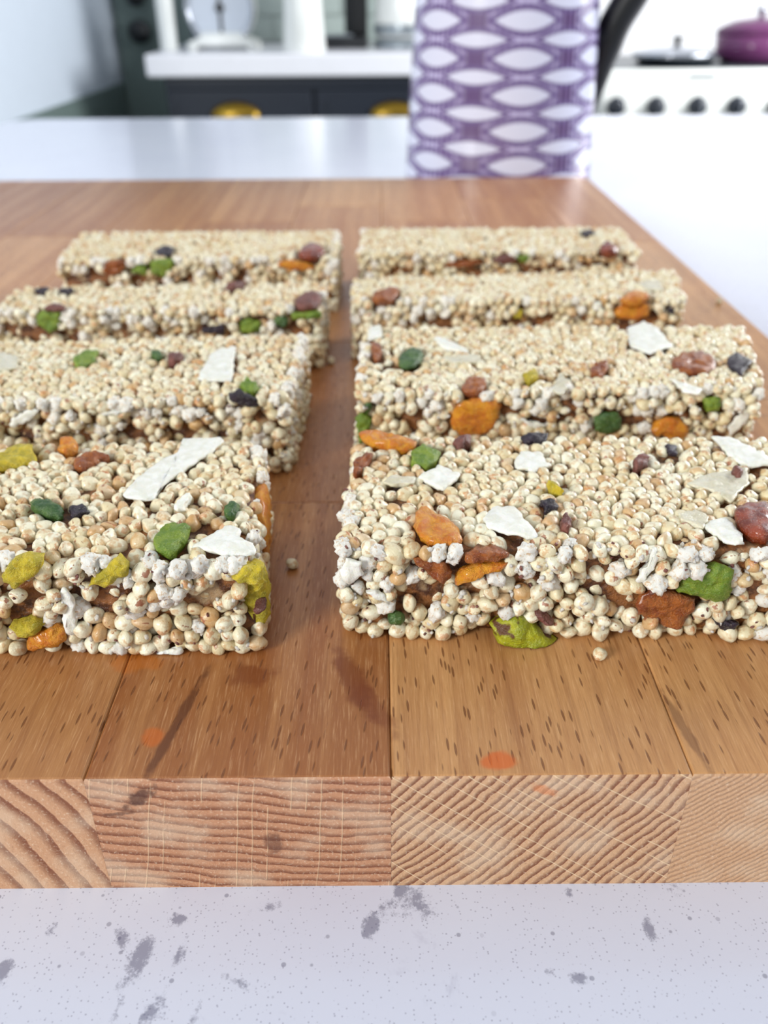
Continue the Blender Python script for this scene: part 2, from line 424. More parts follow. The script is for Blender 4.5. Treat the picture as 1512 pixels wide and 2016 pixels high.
# small tiles on the back wall, each its own piece
M['tile'] = plain('glazed_grey_tile', lin(176, 188, 182), .25)
M['grout'] = plain('grout', lin(150, 158, 154), .8)
sp = mesh_obj('grout_bed', box(-.6, .56, WB - .006, WB, .9, 1.36), M['grout'], wb)
tile_me = None
for j in range(6):
    for i in range(8):
        x0 = -.6 + i * .15 + (0.075 if j % 2 else 0) - .04
        if x0 < -.6 or x0 + .146 > .56: continue
        if tile_me is None:
            o = mesh_obj('tile', box(0, .146, -.006, 0, 0, .071, .002), M['tile'], wb); tile_me = o.data
        else:
            o = mesh_obj('tile', tile_me, None, wb)
        o.location = (x0, WB - .006, .903 + j * .075)
# hooks on the dark trim
hk = thing('coat_hook', 'upper black hook on the grey-green upright at the far left', 'hook', (-.765, WB - .03, 1.035))
M['black'] = plain('black_plastic', lin(22, 24, 28), .4)
mesh_obj('knob', lathe([(.012, 0), (.012, .03), (.03, .035), (.03, .06), (.0, .065)], 20, 'Y'), M['black'], hk, True)
hk = thing('coat_hook', 'lower black hook on the grey-green upright beside the pale worktop', 'hook', (-.765, WB - .03, .935))
mesh_obj('knob', lathe([(.012, 0), (.012, .03), (.034, .035), (.034, .06), (.0, .065)], 20, 'Y'), M['black'], hk, True)

# ------------------------------------------------------------------ island
CZ = .9
M['quartz'] = quartz_material()
isl = thing('kitchen_island', 'kitchen island with a white speckled quartz worktop under the wooden board', 'kitchen island', (0, 0, 0))
bm = box(-.475, 1.15, -.35, 1.228, CZ - .03, CZ)
vert = [e for e in bm.edges if abs(e.verts[0].co.z - e.verts[1].co.z) > .01]
bmesh.ops.bevel(bm, geom=vert, offset=.04, segments=6, profile=.5, affect='EDGES')
bmesh.ops.bevel(bm, geom=[e for e in bm.edges if abs(e.verts[0].co.z - e.verts[1].co.z) < .001 and e.is_manifold and len(e.link_faces) == 2 and abs(e.link_faces[0].normal.dot(e.link_faces[1].normal)) < .3], offset=.003, segments=2, affect='EDGES')
mesh_obj('worktop', bm, M['quartz'], isl)
M['navy'] = plain('navy_paint', lin(20, 28, 42), .45)
mesh_obj('cabinet_body', box(-.43, 1.1, -.3, 1.18, 0.1, CZ - .03), M['navy'], isl)
mesh_obj('plinth', box(-.38, 1.05, -.25, 1.13, 0, .1), M['navy'], isl)

# ------------------------------------------------------------------ board of beech staves
BX, BY, BZ = -.083, .0988, T0 - .028
board = thing('chopping_board', 'thick beech butcher-block board carrying the eight cereal bars', 'chopping board', (BX, BY, BZ))
M['wood'] = wood_material()
random.seed(5)
def stave(x0, x1, y0, y1, pith, ring, tone, contrast, rays, ramt=.8):
    b = box(x0 - BX, x1 - BX, y0 - BY, y1 - BY, 0, .028)
    top = [e for e in b.edges if all(v.co.z > .02 for v in e.verts)]
    bmesh.ops.bevel(b, geom=top, offset=.0005, segments=2, profile=.5, affect='EDGES')
    o = mesh_obj('stave', b, M['wood'], board)
    o['pith_x'] = float(pith[0] - BX); o['pith_z'] = float(pith[1] + .028); o['ring'] = float(ring); o['tone'] = float(tone)
    o['contrast'] = float(contrast); o['seed'] = random.uniform(0, 50); o['rays'] = float(rays); o['ray_amount'] = float(ramt)
front = {2: ((-.115, -.042), .0040, .45, .95, 10, 0), 3: ((.012, .30), .0021, .12, .95, 105, .45), 4: ((-.135, .106), .00175, .80, .95, 70, .9), 5: ((-.03, .09), .0011, .8, .3, 40, 0)}  # gap stave's low tone: red-brown wood plus painted-in shade between the bars
xs = [-.31, -.249, -.199, -.149, -.099, -.0492, .0012, .0507, .1005, .1437]
cuts = {0: [.3], 1: [.42], 2: [.2, .47], 3: [.36], 4: [.205, .50], 5: [.188, .305, .54], 6: [.33, .5], 7: [.40, .56], 8: [.25, .45]}
for k in range(9):
    ys = [BY] + cuts[k] + [.6315]
    for j in range(len(ys) - 1):
        f = None
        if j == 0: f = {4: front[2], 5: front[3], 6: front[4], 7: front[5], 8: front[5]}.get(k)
        if f is None:
            a = random.uniform(0, math.pi)
            cx, cz = (xs[k] + xs[k + 1]) / 2, -.014
            f = ((cx + math.cos(a) * .14, cz + math.sin(a) * .14), random.uniform(.002, .0035), random.uniform(.2, .8), random.uniform(.4, .9), 80)
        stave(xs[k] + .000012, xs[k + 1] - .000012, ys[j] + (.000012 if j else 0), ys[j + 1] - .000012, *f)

# ------------------------------------------------------------------ cereal bars
def ico(sub, rough, seed, squash=1.0):
    b = bmesh.new(); bmesh.ops.create_icosphere(b, subdivisions=sub, radius=1)
    co = np.array([v.co[:] for v in b.verts], dtype=np.float32)
    fc = np.array([[v.index for v in f.verts] for f in b.faces], dtype=np.int32)
    b.free()
    out = co.copy(); big = rough > .2
    for i, c in enumerate(co):
        p = Vector(c)
        k = 1 + rough * noise.noise(p * 1.2 + Vector((seed * 7.1, 0, 0)))
        if rough > .2: k += .30 * noise.noise(p * 3.0 + Vector((0, seed * 3.1, 0))) + .25 * noise.noise(p * 6.5)
        # faint waist and poles of a puffed seed
        k += .05 * math.cos(4 * math.asin(max(-1, min(1, c[2]))))
        out[i] = c * k
    out[:, 2] *= squash
    return out, fc, co
HI = [ico(3, .12, s, q) for s, q in ((1, .82), (2, .9), (3, .78), (4, .95), (5, .85))]
LO = [ico(2, .12, s, q) for s, q in ((1, .82), (2, .9), (3, .78), (4, .95), (5, .85))]
HP = [ico(3, .45, s, .9) for s in (11, 12, 13)]
LP = [ico(2, .45, s, .9) for s in (11, 12, 13)]
FLK = ico(1, .5, 21, .8)
def np_mesh(name, V, Fc, GL, mat):
    me = bpy.data.meshes.new(name)
    me.vertices.add(len(V)); me.vertices.foreach_set('co', V.astype(np.float32).ravel())
    me.loops.add(Fc.size); me.loops.foreach_set('vertex_index', Fc.astype(np.int32).ravel())
    me.polygons.add(len(Fc)); me.polygons.foreach_set('loop_start', np.arange(0, Fc.size, 3, dtype=np.int32))
    me.update(calc_edges=True)
    a = me.attributes.new('gl', 'FLOAT_VECTOR', 'POINT'); a.data.foreach_set('vector', GL.astype(np.float32).ravel())
    me.shade_smooth(); me.materials.append(mat)
    return me
HI_ME = [np_mesh('quinoa_grain', v, f, c, M['grain']) for v, f, c in HI]
HP_ME = [np_mesh('popped_grain', v, f, c, M['popped']) for v, f, c in HP]

def relax(n, L, D, H, shell, rng):
    r = rng.uniform(.00128, .00196, n)
    P = np.empty((0, 3))
    while len(P) < n:
        q = rng.uniform(0, 1, (n * 3, 3)) * (L, D, H)
        d = np.minimum.reduce([q[:, 0], L - q[:, 0], q[:, 1], D - q[:, 1], H - q[:, 2]])
        P = np.vstack([P, q[d < shell]])
    P = P[:n]
    for it in range(36):
        if it % 6 == 0:
            I, J = [], []
            o = np.argsort(P[:, 0]); xs_ = P[o, 0]
            hi = np.searchsorted(xs_, xs_ + .0048)
            for a in range(n):
                b_ = o[a + 1:hi[a]]
                if len(b_):
                    dd = P[b_] - P[o[a]]
                    k = b_[(dd * dd).sum(1) < .0048 ** 2]
                    if len(k): I.append(np.full(len(k), o[a])); J.append(k)
            I = np.concatenate(I); J = np.concatenate(J)
            want = (r[I] + r[J]) * .90
        d = P[J] - P[I]; l = np.sqrt((d * d).sum(1)) + 1e-9
        ov = np.clip(want - l, 0, None) * .42
        mv = d / l[:, None] * ov[:, None]
        for ax in range(3):
            P[:, ax] += np.bincount(J, mv[:, ax], n) - np.bincount(I, mv[:, ax], n)
        # hold them in the pressed slab and near its faces
        for ax, S in ((0, L), (1, D), (2, H)):
            P[:, ax] = np.clip(P[:, ax], r * .95, S - r * .95)
        dist = np.stack([P[:, 0], L - P[:, 0], P[:, 1], D - P[:, 1], H - P[:, 2]], 1)
        m = dist.min(1); f = dist.argmin(1); ex = np.clip(m - shell, 0, None)
        for k, (ax, sg) in enumerate(((0, -1), (0, 1), (1, -1), (1, 1), (2, 1))):
            P[f == k, ax] += sg * ex[f == k]
    return P, r

def inside(poly, u, v):
    c = np.zeros(len(u), bool); n = len(poly)
    for i in range(n):
        x1, y1 = poly[i]; x2, y2 = poly[(i + 1) % n]
        k = ((y1 > v) != (y2 > v)) & (u < (x2 - x1) * (v - y1) / (y2 - y1 + 1e-12) + x1)
        c ^= k
    return c

KINDS = {   # material, name, lift of the middle, depth into the bar, roughness of surface, softening
    'coco': ('coconut', 'coconut_flake', .0004, .0009, .0003, 0), 'glaze': ('coconut_glazed', 'coconut_flake', .0001, .001, .0003, 0),
    'shred': ('coconut', 'coconut_shred', .0006, .0009, .0002, 1),
    'apri': ('apricot', 'apricot_piece', .0011, .003, .0006, 1), 'adark': ('apricot_dark', 'apricot_piece', .0008, .003, .0008, 1),
    'raisin': ('raisin', 'raisin', .0018, .003, .0004, 2), 'green': ('pistachio', 'pistachio_piece', .0011, .003, .0005, 0),
    'yellow': ('pistachio_yellow', 'pistachio_piece', .0012, .003, .0006, 0), 'pskin': ('pistachio_skin', 'pistachio_piece', .0022, .004, .0005, 0),
    'seed': ('green_seed', 'pumpkin_seed', .001, .002, .0003, 1), 'brown': ('brown_skin', 'pistachio_piece', .0013, .003, .0004, 1),
    'dark': ('dark_skin', 'dark_husk', .0006, .001, .0004, 0)}

def chunk(poly, kind, org, U, Vv, N, name_parent, seed):
    mat, nm, lift, deep, rgh, soft = KINDS[kind]
    P = [Vector((a, b_)) for a, b_ in poly]
    for _ in range(soft):
        P = [q for i in range(len(P)) for q in (P[i] * .75 + P[(i + 1) % len(P)] * .25, P[i] * .25 + P[(i + 1) % len(P)] * .75)]
    n = 36; per = [(P[(i + 1) % len(P)] - P[i]).length for i in range(len(P))]; tot = sum(per)
    out = []
    for k in range(n):
        t = k / n * tot; i = 0
        while t > per[i] and i < len(P) - 1: t -= per[i]; i += 1
        out.append(P[i].lerp(P[(i + 1) % len(P)], t / max(per[i], 1e-9)))
    c = sum(out, Vector((0, 0))) / n
    size = max((q - c).length for q in out)
    flat = kind in ('coco', 'glaze', 'shred', 'dark')
    prof = [(.86, -deep), (1, -deep * .5), (1.0, -.0001), (.96, lift * .45), (.80, lift * .8), (.58, lift), (.33, lift), (.14, lift)] if flat else \
           [(.6, -deep), (.9, -deep * .5), (1, -.0002), (.95, lift * .4), (.82, lift * .78), (.6, lift), (.38, lift * 1.04), (.17, lift * 1.06)]
    b = bmesh.new(); rings = []
    def pos(q, h, s):
        w_ = Vector((q.x * 420, q.y * 420, seed * 3.7))
        hh = h + rgh * noise.noise(w_ * 1.4) * 1.4 + rgh * 1.1 * noise.noise(w_ * .6 + Vector((5, 5, 5)))
        jit = Vector((noise.noise(w_ * 2 + Vector((9, 0, h * 900))), noise.noise(w_ * 2 + Vector((0, 9, h * 900))))) * .0006 * (1 if s > .5 else .3)
        p = org + U * (q.x + jit.x) + Vv * (q.y + jit.y) + N * hh
        return p
    for s, h in prof: rings.append([b.verts.new(pos(c + (q - c) * s, h, s)) for q in out])
    mid = b.verts.new(pos(c, prof[-1][1], 0)); bot = b.verts.new(pos(c, -deep, 0))
    for A, B in zip(rings, rings[1:]):
        for k in range(n): b.faces.new((A[k], A[(k + 1) % n], B[(k + 1) % n], B[k]))
    for k in range(n):
        b.faces.new((rings[-1][k], rings[-1][(k + 1) % n], mid)); b.faces.new((rings[0][(k + 1) % n], rings[0][k], bot))
    bmesh.ops.recalc_face_normals(b, faces=b.faces)
    for v in b.verts:
        v.co.z = max(v.co.z, .0003)
    o = mesh_obj(nm, b, M[mat], name_parent, True)
    return o, size

BH = .022
GRP = 'puffed quinoa bars on the board'
def cereal_bar(label, quad, incl, seed, n_popped, side):
    rng = np.random.default_rng(seed)
    fl_, fr, br, bl = [np.array(p) for p in quad]
    cen = (fl_ + fr + br + bl) / 4
    root = thing('cereal_bar', label, 'cereal bar', (cen[0], cen[1], T0), 0, GRP)
    L = (np.linalg.norm(fr - fl_) + np.linalg.norm(br - bl)) / 2; D = (np.linalg.norm(bl - fl_) + np.linalg.norm(br - fr)) / 2
    def warp(P):
        u = (P[:, 0] / L)[:, None]; v = (P[:, 1] / D)[:, None]
        q = fl_ * (1 - u) * (1 - v) + fr * u * (1 - v) + br * u * v + bl * (1 - u) * v - cen
        return np.hstack([q, P[:, 2:3]])
    shell = .0046
    vol = L * D * BH - (L - 2 * shell) * (D - 2 * shell) * (BH - shell)
    n = int(vol * .86 / (4 / 3 * math.pi * .00164 ** 3))
    P, r = relax(n, L, D, BH, shell, rng)
    depth_top = BH - P[:, 2]; depth_front = P[:, 1]
    top = depth_top < .0027
    P[top, 2] = BH - r[top] * rng.uniform(.9, 1.12, top.sum())
    # cut faces are ragged
    for i in np.nonzero(depth_front < .005)[0]:
        P[i, 1] += (.0034 * noise.noise(Vector((P[i, 0] * 130, P[i, 2] * 160, seed))) + .0012 * noise.noise(Vector((P[i, 0] * 400, P[i, 2] * 400, seed)))) * min(1, .35 + (BH - P[i, 2]) / .006)
    for i in np.nonzero(P[:, 0] < .005)[0]: P[i, 0] += .0014 * noise.noise(Vector((P[i, 1] * 160, P[i, 2] * 160, seed + 5)))
    for i in np.nonzero(L - P[:, 0] < .005)[0]: P[i, 0] += .0014 * noise.noise(Vector((P[i, 1] * 160, P[i, 2] * 160, seed + 9)))
    low = P[:, 2] < r * .9; P[low, 2] = (r * .9)[low]
    W = warp(P)
    # pieces pressed into the faces
    Z = Vector((0, 0, 1)); c3 = Vector((cen[0], cen[1], T0))
    def face(f):
        if f == 'T': return Vector((0, 0, BH)), Vector((1, 0, 0)), Vector((0, 1, 0)), Z
        a, b_ = {'F': (fl_, fr), 'R': (fr, br), 'L': (bl, fl_)}[f]
        u = Vector((b_[0] - a[0], b_[1] - a[1], 0)).normalized()
        return Vector((a[0] - cen[0], a[1] - cen[1], 0)), u, Z, u.cross(Z)
    keep = np.ones(n, bool)
    # cavities in the cut front, mostly under the pressed top layer
    for i in np.nonzero(depth_front < .0042)[0]:
        h = P[i, 2] / BH
        c_ = noise.noise(Vector((P[i, 0] * 150, h * 5, seed * 1.7))) + .28 * math.exp(-((h - .60) / .14) ** 2) - (.5 if h > .8 else 0)
        if c_ > .36: keep[i] = False
    core_cuts = []
    for k, (kind, f, px) in enumerate(incl):
        o_, U, V_, N_ = face(f)
        off = .0004 if f != 'T' else 0
        pts = []
        for (a, b_) in px:
            if f in 'RL':
                pts.append((a / 1000, b_ / 1000)); continue
            w_ = on_plane(a, b_, c3 + o_ - N_ * off, N_) - c3 - o_
            pts.append((w_.dot(U), w_.dot(V_)))
        chunk(pts, kind, o_ - N_ * off, U, V_, N_, root, seed * 10 + k)
        rel = W - np.array(o_)
        u, v, d = rel @ np.array(U), rel @ np.array(V_), rel @ np.array(N_)
        cc = np.mean(pts, 0); size = max(np.hypot(*(np.array(q) - cc)) for q in pts)
        grow = 1 + .0003 / max(size, .0005)
        pg = [tuple(cc + (np.array(q) - cc) * grow) for q in pts]
        dp = {'coco': .0024, 'glaze': .0017, 'shred': .0014, 'dark': .0018}.get(kind, .0036)
        keep &= ~(inside(pg, u, v) & (d > -dp))
    P, r, W = P[keep], r[keep], W[keep]; n = len(P)
    # binder filling the inside
    b = bmesh.new(); nx, ny, nz = 40, 16, 8
    ins = .0021
    def pt(i, j, k): return np.array([ins + (L - 2 * ins) * i / nx, ins + (D - 2 * ins) * j / ny, .0012 + (BH - .0012 - .0021) * k / nz])
    grid = {}
    def vt(i, j, k):
        if (i, j, k) not in grid:
            q = pt(i, j, k)
            nn = noise.noise_vector(Vector(q) * 330) * .0009
            q = q + np.array(nn) * (1, 1.3, .6)
            q[1] += .0012 if j == 0 else 0
            q[2] = max(q[2], .0003)
            grid[(i, j, k)] = b.verts.new(warp(q[None])[0])
        return grid[(i, j, k)]
    def sheet(A, B, fn):
        for i in range(A):
            for j in range(B): b.faces.new((vt(*fn(i, j)), vt(*fn(i + 1, j)), vt(*fn(i + 1, j + 1)), vt(*fn(i, j + 1))))
    sheet(nx, ny, lambda i, j: (i, j, nz)); sheet(nx, ny, lambda i, j: (i, ny - j, 0))
    sheet(nx, nz, lambda i, j: (i, 0, j)); sheet(nx, nz, lambda i, j: (nx - i, ny, j))
    sheet(ny, nz, lambda i, j: (nx, i, j)); sheet(ny, nz, lambda i, j: (0, ny - i, j))
    mesh_obj('binder', b, M['syrup'], root, True)
    # which grains show largest: outermost on the faces the viewer sees, nearest first
    gap_f = P[:, 1] - r; gap_t = BH - P[:, 2] - r; gap_s = (L - P[:, 0] - r) if side == 'R' else (P[:, 0] - r)
    outer = np.minimum(np.minimum(gap_f, gap_t), gap_s) < .0009
    cl = np.array((CAM.x - cen[0], CAM.y - cen[1], CAM.z - T0))
    dist = np.linalg.norm(W - cl, axis=1) + np.where(outer, 0, 1)
    inframe = np.ones(n, bool)
    wx = W[:, 0] + cen[0]; lim = .50 * np.linalg.norm(W - cl, axis=1)
    dist += np.where(np.abs(wx) > lim, .5, 0)
    order = np.argsort(dist)
    frontish = gap_f < .0018
    pop = np.zeros(n, bool)
    cand = np.nonzero(frontish | (gap_s < .001))[0]
    pr = np.clip(.75 * (P[cand, 2] / BH) ** 1.6, .08, .6) * n_popped
    pop[cand] = rng.random(len(cand)) < pr
    Vs, Fs, Gs, Vp, Fp, Gp = [], [], [], [], [], []
    nv = npv = 0
    quat = rng.normal(size=(n, 4)); quat /= np.linalg.norm(quat, axis=1)[:, None]
    st = rng.uniform(.9, 1.22, n)
    for rank, i in enumerate(order):
        q = quat[i]; w_, x_, y_, z_ = q
        R = np.array([[1 - 2 * (y_ * y_ + z_ * z_), 2 * (x_ * y_ - z_ * w_), 2 * (x_ * z_ + y_ * w_)],
                      [2 * (x_ * y_ + z_ * w_), 1 - 2 * (x_ * x_ + z_ * z_), 2 * (y_ * z_ - x_ * w_)],
                      [2 * (x_ * z_ - y_ * w_), 2 * (y_ * z_ + x_ * w_), 1 - 2 * (x_ * x_ + y_ * y_)]])
        S = np.array([r[i] * st[i], r[i], r[i]]) * 1.04
        if rank < 300:
            me = HP_ME[i % 3] if pop[i] else HI_ME[i % 5]
            o = bpy.data.objects.new('popped_grain' if pop[i] else 'quinoa_grain', me); COL.objects.link(o)
            o.parent = root
            o.matrix_local = Matrix.Translation(Vector(W[i])) @ Matrix(R.tolist()).to_4x4() @ Matrix.Diagonal((*S.tolist(), 1))
        else:
            src = LP[i % 3] if pop[i] else LO[i % 5]
            vv = (src[0] * S) @ R.T + W[i]
            if pop[i]: Vp.append(vv); Fp.append(src[1] + npv); Gp.append(src[2]); npv += len(vv)
            else: Vs.append(vv); Fs.append(src[1] + nv); Gs.append(src[2]); nv += len(vv)
    o = mesh_obj('quinoa_grains', np_mesh('quinoa_grains', np.vstack(Vs), np.vstack(Fs), np.vstack(Gs), M['grain']), None, root); o['kind'] = 'stuff'
    if Vp:
        o = mesh_obj('popped_grains', np_mesh('popped_grains', np.vstack(Vp), np.vstack(Fp), np.vstack(Gp), M['popped']), None, root); o['kind'] = 'stuff'
        # torn white crumbs and brown husk specks stuck to the cut sides
    src_v, src_f, src_c = FLK
    ff = np.nonzero(((P[:, 1] < .0045) | (gap_s < .0015)))[0]
    for nm, mt, cnt, lo, hi_ in (('popped_flecks', 'popped', 420, .0003, .0008), ('husk_flecks', 'brown_skin', 130, .0002, .0006)):
        A, B, Cc = [], [], []
        for k in range(cnt):
            i = ff[rng.integers(len(ff))]
            if nm[0] == 'p' and rng.random() > .35 + P[i, 2] / BH: continue
            d = rng.normal(size=3); d[1] = -abs(d[1]) if P[i, 1] < .0045 else d[1]; d /= np.linalg.norm(d)
            c_ = W[i] + d * r[i] * 1.0
            if c_[2] < .0006: continue
            vv = src_v * rng.uniform(lo, hi_, 3) @ np.linalg.qr(rng.normal(size=(3, 3)))[0] + c_
            A.append(vv); B.append(src_f + len(A) * len(src_v) - len(src_v)); Cc.append(src_c)
        o = mesh_obj(nm, np_mesh(nm, np.vstack(A), np.vstack(B), np.vstack(Cc), M[mt]), None, root); o['kind'] = 'stuff'
    return root

def S(kind, f, *c): return (kind, f, [(c[i], c[i + 1]) for i in range(0, len(c), 2)])
cereal_bar('nearest cereal bar on the left, with a long coconut flake and yellow pistachios',
    [(-.143, .129), (-.0225, .1295), (-.0266, .180), (-.146, .178)], [
    S('coco', 'T', 242, 971, 287, 924, 353, 887, 361, 863, 443, 861, 430, 879, 357, 928, 316, 953, 303, 980, 246, 982),
    S('adark', 'T', 139, 908, 164, 896, 230, 896, 185, 912, 156, 928), S('apri', 'T', 112, 880, 125, 866, 152, 866, 150, 885, 120, 892),
    S('yellow', 'T', -18, 905, 0, 890, 25, 875, 62, 879, 72, 908, 29, 918, -10, 922),
    S('seed', 'T', 59, 986, 90, 984, 127, 1000, 123, 1019, 94, 1014, 61, 1006), S('dark', 'T', 135, 998, 164, 992, 176, 1006, 143, 1019),
    S('green', 'T', 303, 1064, 328, 1031, 375, 1039, 365, 1064, 336, 1092, 307, 1084),
    S('coco', 'T', 381, 1072, 447, 1035, 471, 1035, 476, 1060, 502, 1072, 504, 1092, 443, 1090, 406, 1084),
    S('seed', 'T', 435, 1002, 459, 988, 476, 994, 455, 1023), S('shred', 'T', 340, 998, 369, 969, 379, 973, 365, 998, 348, 1006),
    S('yellow', 'F', 4, 1133, 25, 1100, 62, 1090, 88, 1096, 78, 1125, 33, 1156, 8, 1146),
    S('yellow', 'F', 174, 1150, 193, 1129, 234, 1096, 256, 1113, 254, 1129, 205, 1154),
    S('coco', 'F', 117, 1178, 123, 1158, 141, 1170, 154, 1252, 129, 1250),
    S('apri', 'F', 53, 1256, 82, 1240, 119, 1232, 137, 1256, 107, 1275, 57, 1281),
    S('yellow', 'F', 16, 1232, 62, 1222, 88, 1228, 70, 1248, 37, 1248),
    S('coco', 'F', 283, 1300, 312, 1283, 357, 1275, 363, 1283, 340, 1298, 299, 1306),
    S('yellow', 'F', 455, 1133, 476, 1117, 520, 1113, 512, 1146, 463, 1142), S('brown', 'F', 496, 1195, 520, 1187, 526, 1195, 504, 1203),
    S('apri', 'R', 20, 12, 24, 20, 36, 20, 38, 12, 33, 5, 24, 6), S('yellow', 'R', 2, 17, 7, 18, 6, 4, 3, 5)],
    104, .75, 'R')
cereal_bar('nearest cereal bar on the right, with folded apricot and a pistachio at its foot',
    [(-.0085, .133), (.112, .1315), (.112, .180), (-.0066, .182)], [
    S('apri', 'T', 706, 849, 763, 855, 823, 871, 817, 884, 741, 879, 709, 864), S('adark', 'T', 697, 899, 731, 895, 734, 906, 715, 922, 695, 933),
    S('green', 'T', 810, 893, 833, 876, 868, 893, 864, 906, 842, 916, 810, 911), S('coco', 'T', 822, 938, 868, 916, 907, 932, 890, 951, 871, 962, 842, 949),
    S('glaze', 'T', 753, 951, 772, 936, 823, 940, 810, 951, 779, 955), S('coco', 'T', 1012, 906, 1030, 890, 1064, 892, 1085, 913, 1055, 925, 1020, 922),
    S('apri', 'T', 814, 1027, 823, 998, 842, 1003, 899, 1030, 914, 1068, 890, 1072, 826, 1064),
    S('coco', 'T', 952, 1020, 969, 998, 1014, 998, 1058, 1049, 1055, 1059, 1010, 1052, 957, 1036),
    S('dark', 'T', 1028, 861, 1061, 853, 1080, 857, 1074, 867, 1033, 870), S('brown', 'T', 887, 868, 925, 862, 930, 870, 906, 884),
    S('dark', 'T', 1064, 986, 1092, 984, 1096, 1003, 1074, 1009), S('brown', 'T', 1244, 912, 1264, 899, 1278, 903, 1273, 919, 1249, 925),
    S('coco', 'T', 1401, 856, 1447, 864, 1510, 897, 1530, 915, 1478, 919, 1435, 897),
    S('glaze', 'T', 1355, 952, 1383, 934, 1472, 919, 1475, 952, 1459, 964, 1441, 989, 1401, 961),
    S('brown', 'T', 1436, 925, 1469, 929, 1453, 944),
    S('raisin', 'T', 1441, 1007, 1456, 998, 1512, 992, 1530, 1020, 1522, 1065, 1478, 1056, 1450, 1032),
    S('coco', 'T', 1386, 1032, 1426, 1016, 1462, 1050, 1465, 1070, 1432, 1068, 1395, 1044), S('glaze', 'T', 1334, 1010, 1371, 1004, 1398, 1019, 1383, 1038, 1343, 1025),
    S('brown', 'T', 1100, 1038, 1111, 1014, 1123, 1025, 1122, 1050), S('dark', 'T', 1310, 879, 1334, 880, 1331, 894, 1316, 892),
    S('yellow', 'T', 1075, 955, 1100, 962, 1108, 972, 1085, 966),
    S('adark', 'F', 810, 1100, 842, 1096, 890, 1112, 883, 1147, 849, 1135), S('apri', 'F', 890, 1147, 912, 1116, 1001, 1104, 1009, 1113, 937, 1130, 906, 1157),
    S('adark', 'F', 912, 1093, 937, 1084, 1001, 1088, 1004, 1100, 922, 1109), S('coco', 'F', 668, 1135, 680, 1100, 712, 1106, 715, 1132, 683, 1151),
    S('shred', 'F', 715, 1162, 731, 1160, 772, 1182, 760, 1187),
    S('pskin', 'F', 966, 1230, 1014, 1208, 1045, 1224, 1099, 1268, 1042, 1280, 1004, 1282, 976, 1259),
    S('green', 'F', 1331, 1166, 1346, 1129, 1411, 1111, 1444, 1120, 1438, 1175, 1417, 1187, 1362, 1172),
    S('adark', 'F', 1249, 1190, 1270, 1166, 1304, 1160, 1368, 1175, 1371, 1197, 1343, 1236, 1316, 1230, 1261, 1215),
    S('shred', 'F', 1252, 1148, 1258, 1123, 1276, 1114, 1285, 1078, 1297, 1078, 1294, 1105, 1276, 1132, 1261, 1148),
    S('dark', 'F', 1401, 1218, 1456, 1227, 1432, 1248), S('brown', 'F', 1048, 1203, 1060, 1200, 1093, 1224, 1080, 1230),
    S('seed', 'F', 760, 1208, 790, 1205, 800, 1225, 770, 1230)],
    204, .8, 'L')
cereal_bar('third left cereal bar from the back, with a white trapezoid coconut flake',
    [(-.142, .200), (-.0236, .2036), (-.0218, .2528), (-.142, .246)], [
    S('coco', 'T', 390, 744, 419, 691, 464, 680, 457, 749, 419, 749), S('green', 'T', 143, 710, 162, 696, 195, 691, 186, 710, 152, 722),
    S('brown', 'T', 329, 701, 362, 696, 362, 710, 333, 715), S('seed', 'T', 298, 691, 319, 694, 319, 706, 300, 703),
    S('glaze', 'T', -10, 691, 38, 701, 29, 725, -10, 730), S('dark', 'F', 450, 775, 471, 768, 505, 786, 514, 800, 486, 802, 452, 788),
    S('green', 'T', 471, 760, 486, 744, 510, 764, 500, 772), S('shred', 'F', 14, 834, 48, 806, 86, 810, 29, 844),
    S('shred', 'F', 186, 815, 248, 806, 267, 808, 214, 820)], 303, .7, 'R')
cereal_bar('third right cereal bar from the back, with a purple husk near its right end',
    [(-.0068, .2045), (.1005, .209), (.1125, .258), (-.0053, .2585)], [
    S('seed', 'T', 784, 702, 806, 685, 835, 690, 829, 719, 787, 727), S('glaze', 'T', 868, 702, 942, 696, 950, 710, 897, 716),
    S('shred', 'T', 849, 657, 902, 679, 930, 696, 868, 685), S('coco', 'T', 1235, 645, 1268, 632, 1291, 645, 1325, 679, 1280, 696, 1240, 679),
    S('adark', 'T', 1313, 724, 1336, 696, 1381, 688, 1420, 719, 1381, 735), S('dark', 'T', 1432, 707, 1449, 693, 1482, 710, 1460, 738, 1435, 724),
    S('glaze', 'T', 1082, 764, 1105, 735, 1127, 752, 1105, 776), S('yellow', 'T', 1029, 741, 1054, 727, 1060, 747, 1040, 752),
    S('coco', 'T', 724, 645, 750, 641, 753, 662, 724, 668), S('adark', 'T', 1156, 735, 1175, 712, 1200, 715, 1190, 740),
    S('coco', 'T', 1319, 747, 1345, 752, 1381, 765, 1375, 775, 1347, 768), S('adark', 'T', 728, 679, 750, 675, 752, 700, 738, 713),
    S('adark', 'T', 902, 764, 930, 741, 964, 755, 942, 772),
    S('apri', 'F', 885, 820, 908, 785, 992, 788, 981, 820, 964, 856, 891, 856), S('seed', 'F', 1167, 826, 1190, 809, 1223, 814, 1223, 851, 1173, 854),
    S('apri', 'F', 1274, 854, 1297, 823, 1336, 820, 1364, 854, 1336, 862), S('green', 'F', 1384, 785, 1420, 782, 1415, 809, 1387, 811),
    S('coco', 'F', 1432, 842, 1470, 800, 1480, 812, 1466, 837, 1437, 859), S('coco', 'F', 1015, 820, 1077, 837, 1054, 846),
    S('green', 'F', 700, 822, 715, 812, 733, 825, 728, 850, 708, 875), S('seed', 'F', 716, 790, 733, 790, 730, 812, 718, 815)], 403, .5, 'L')
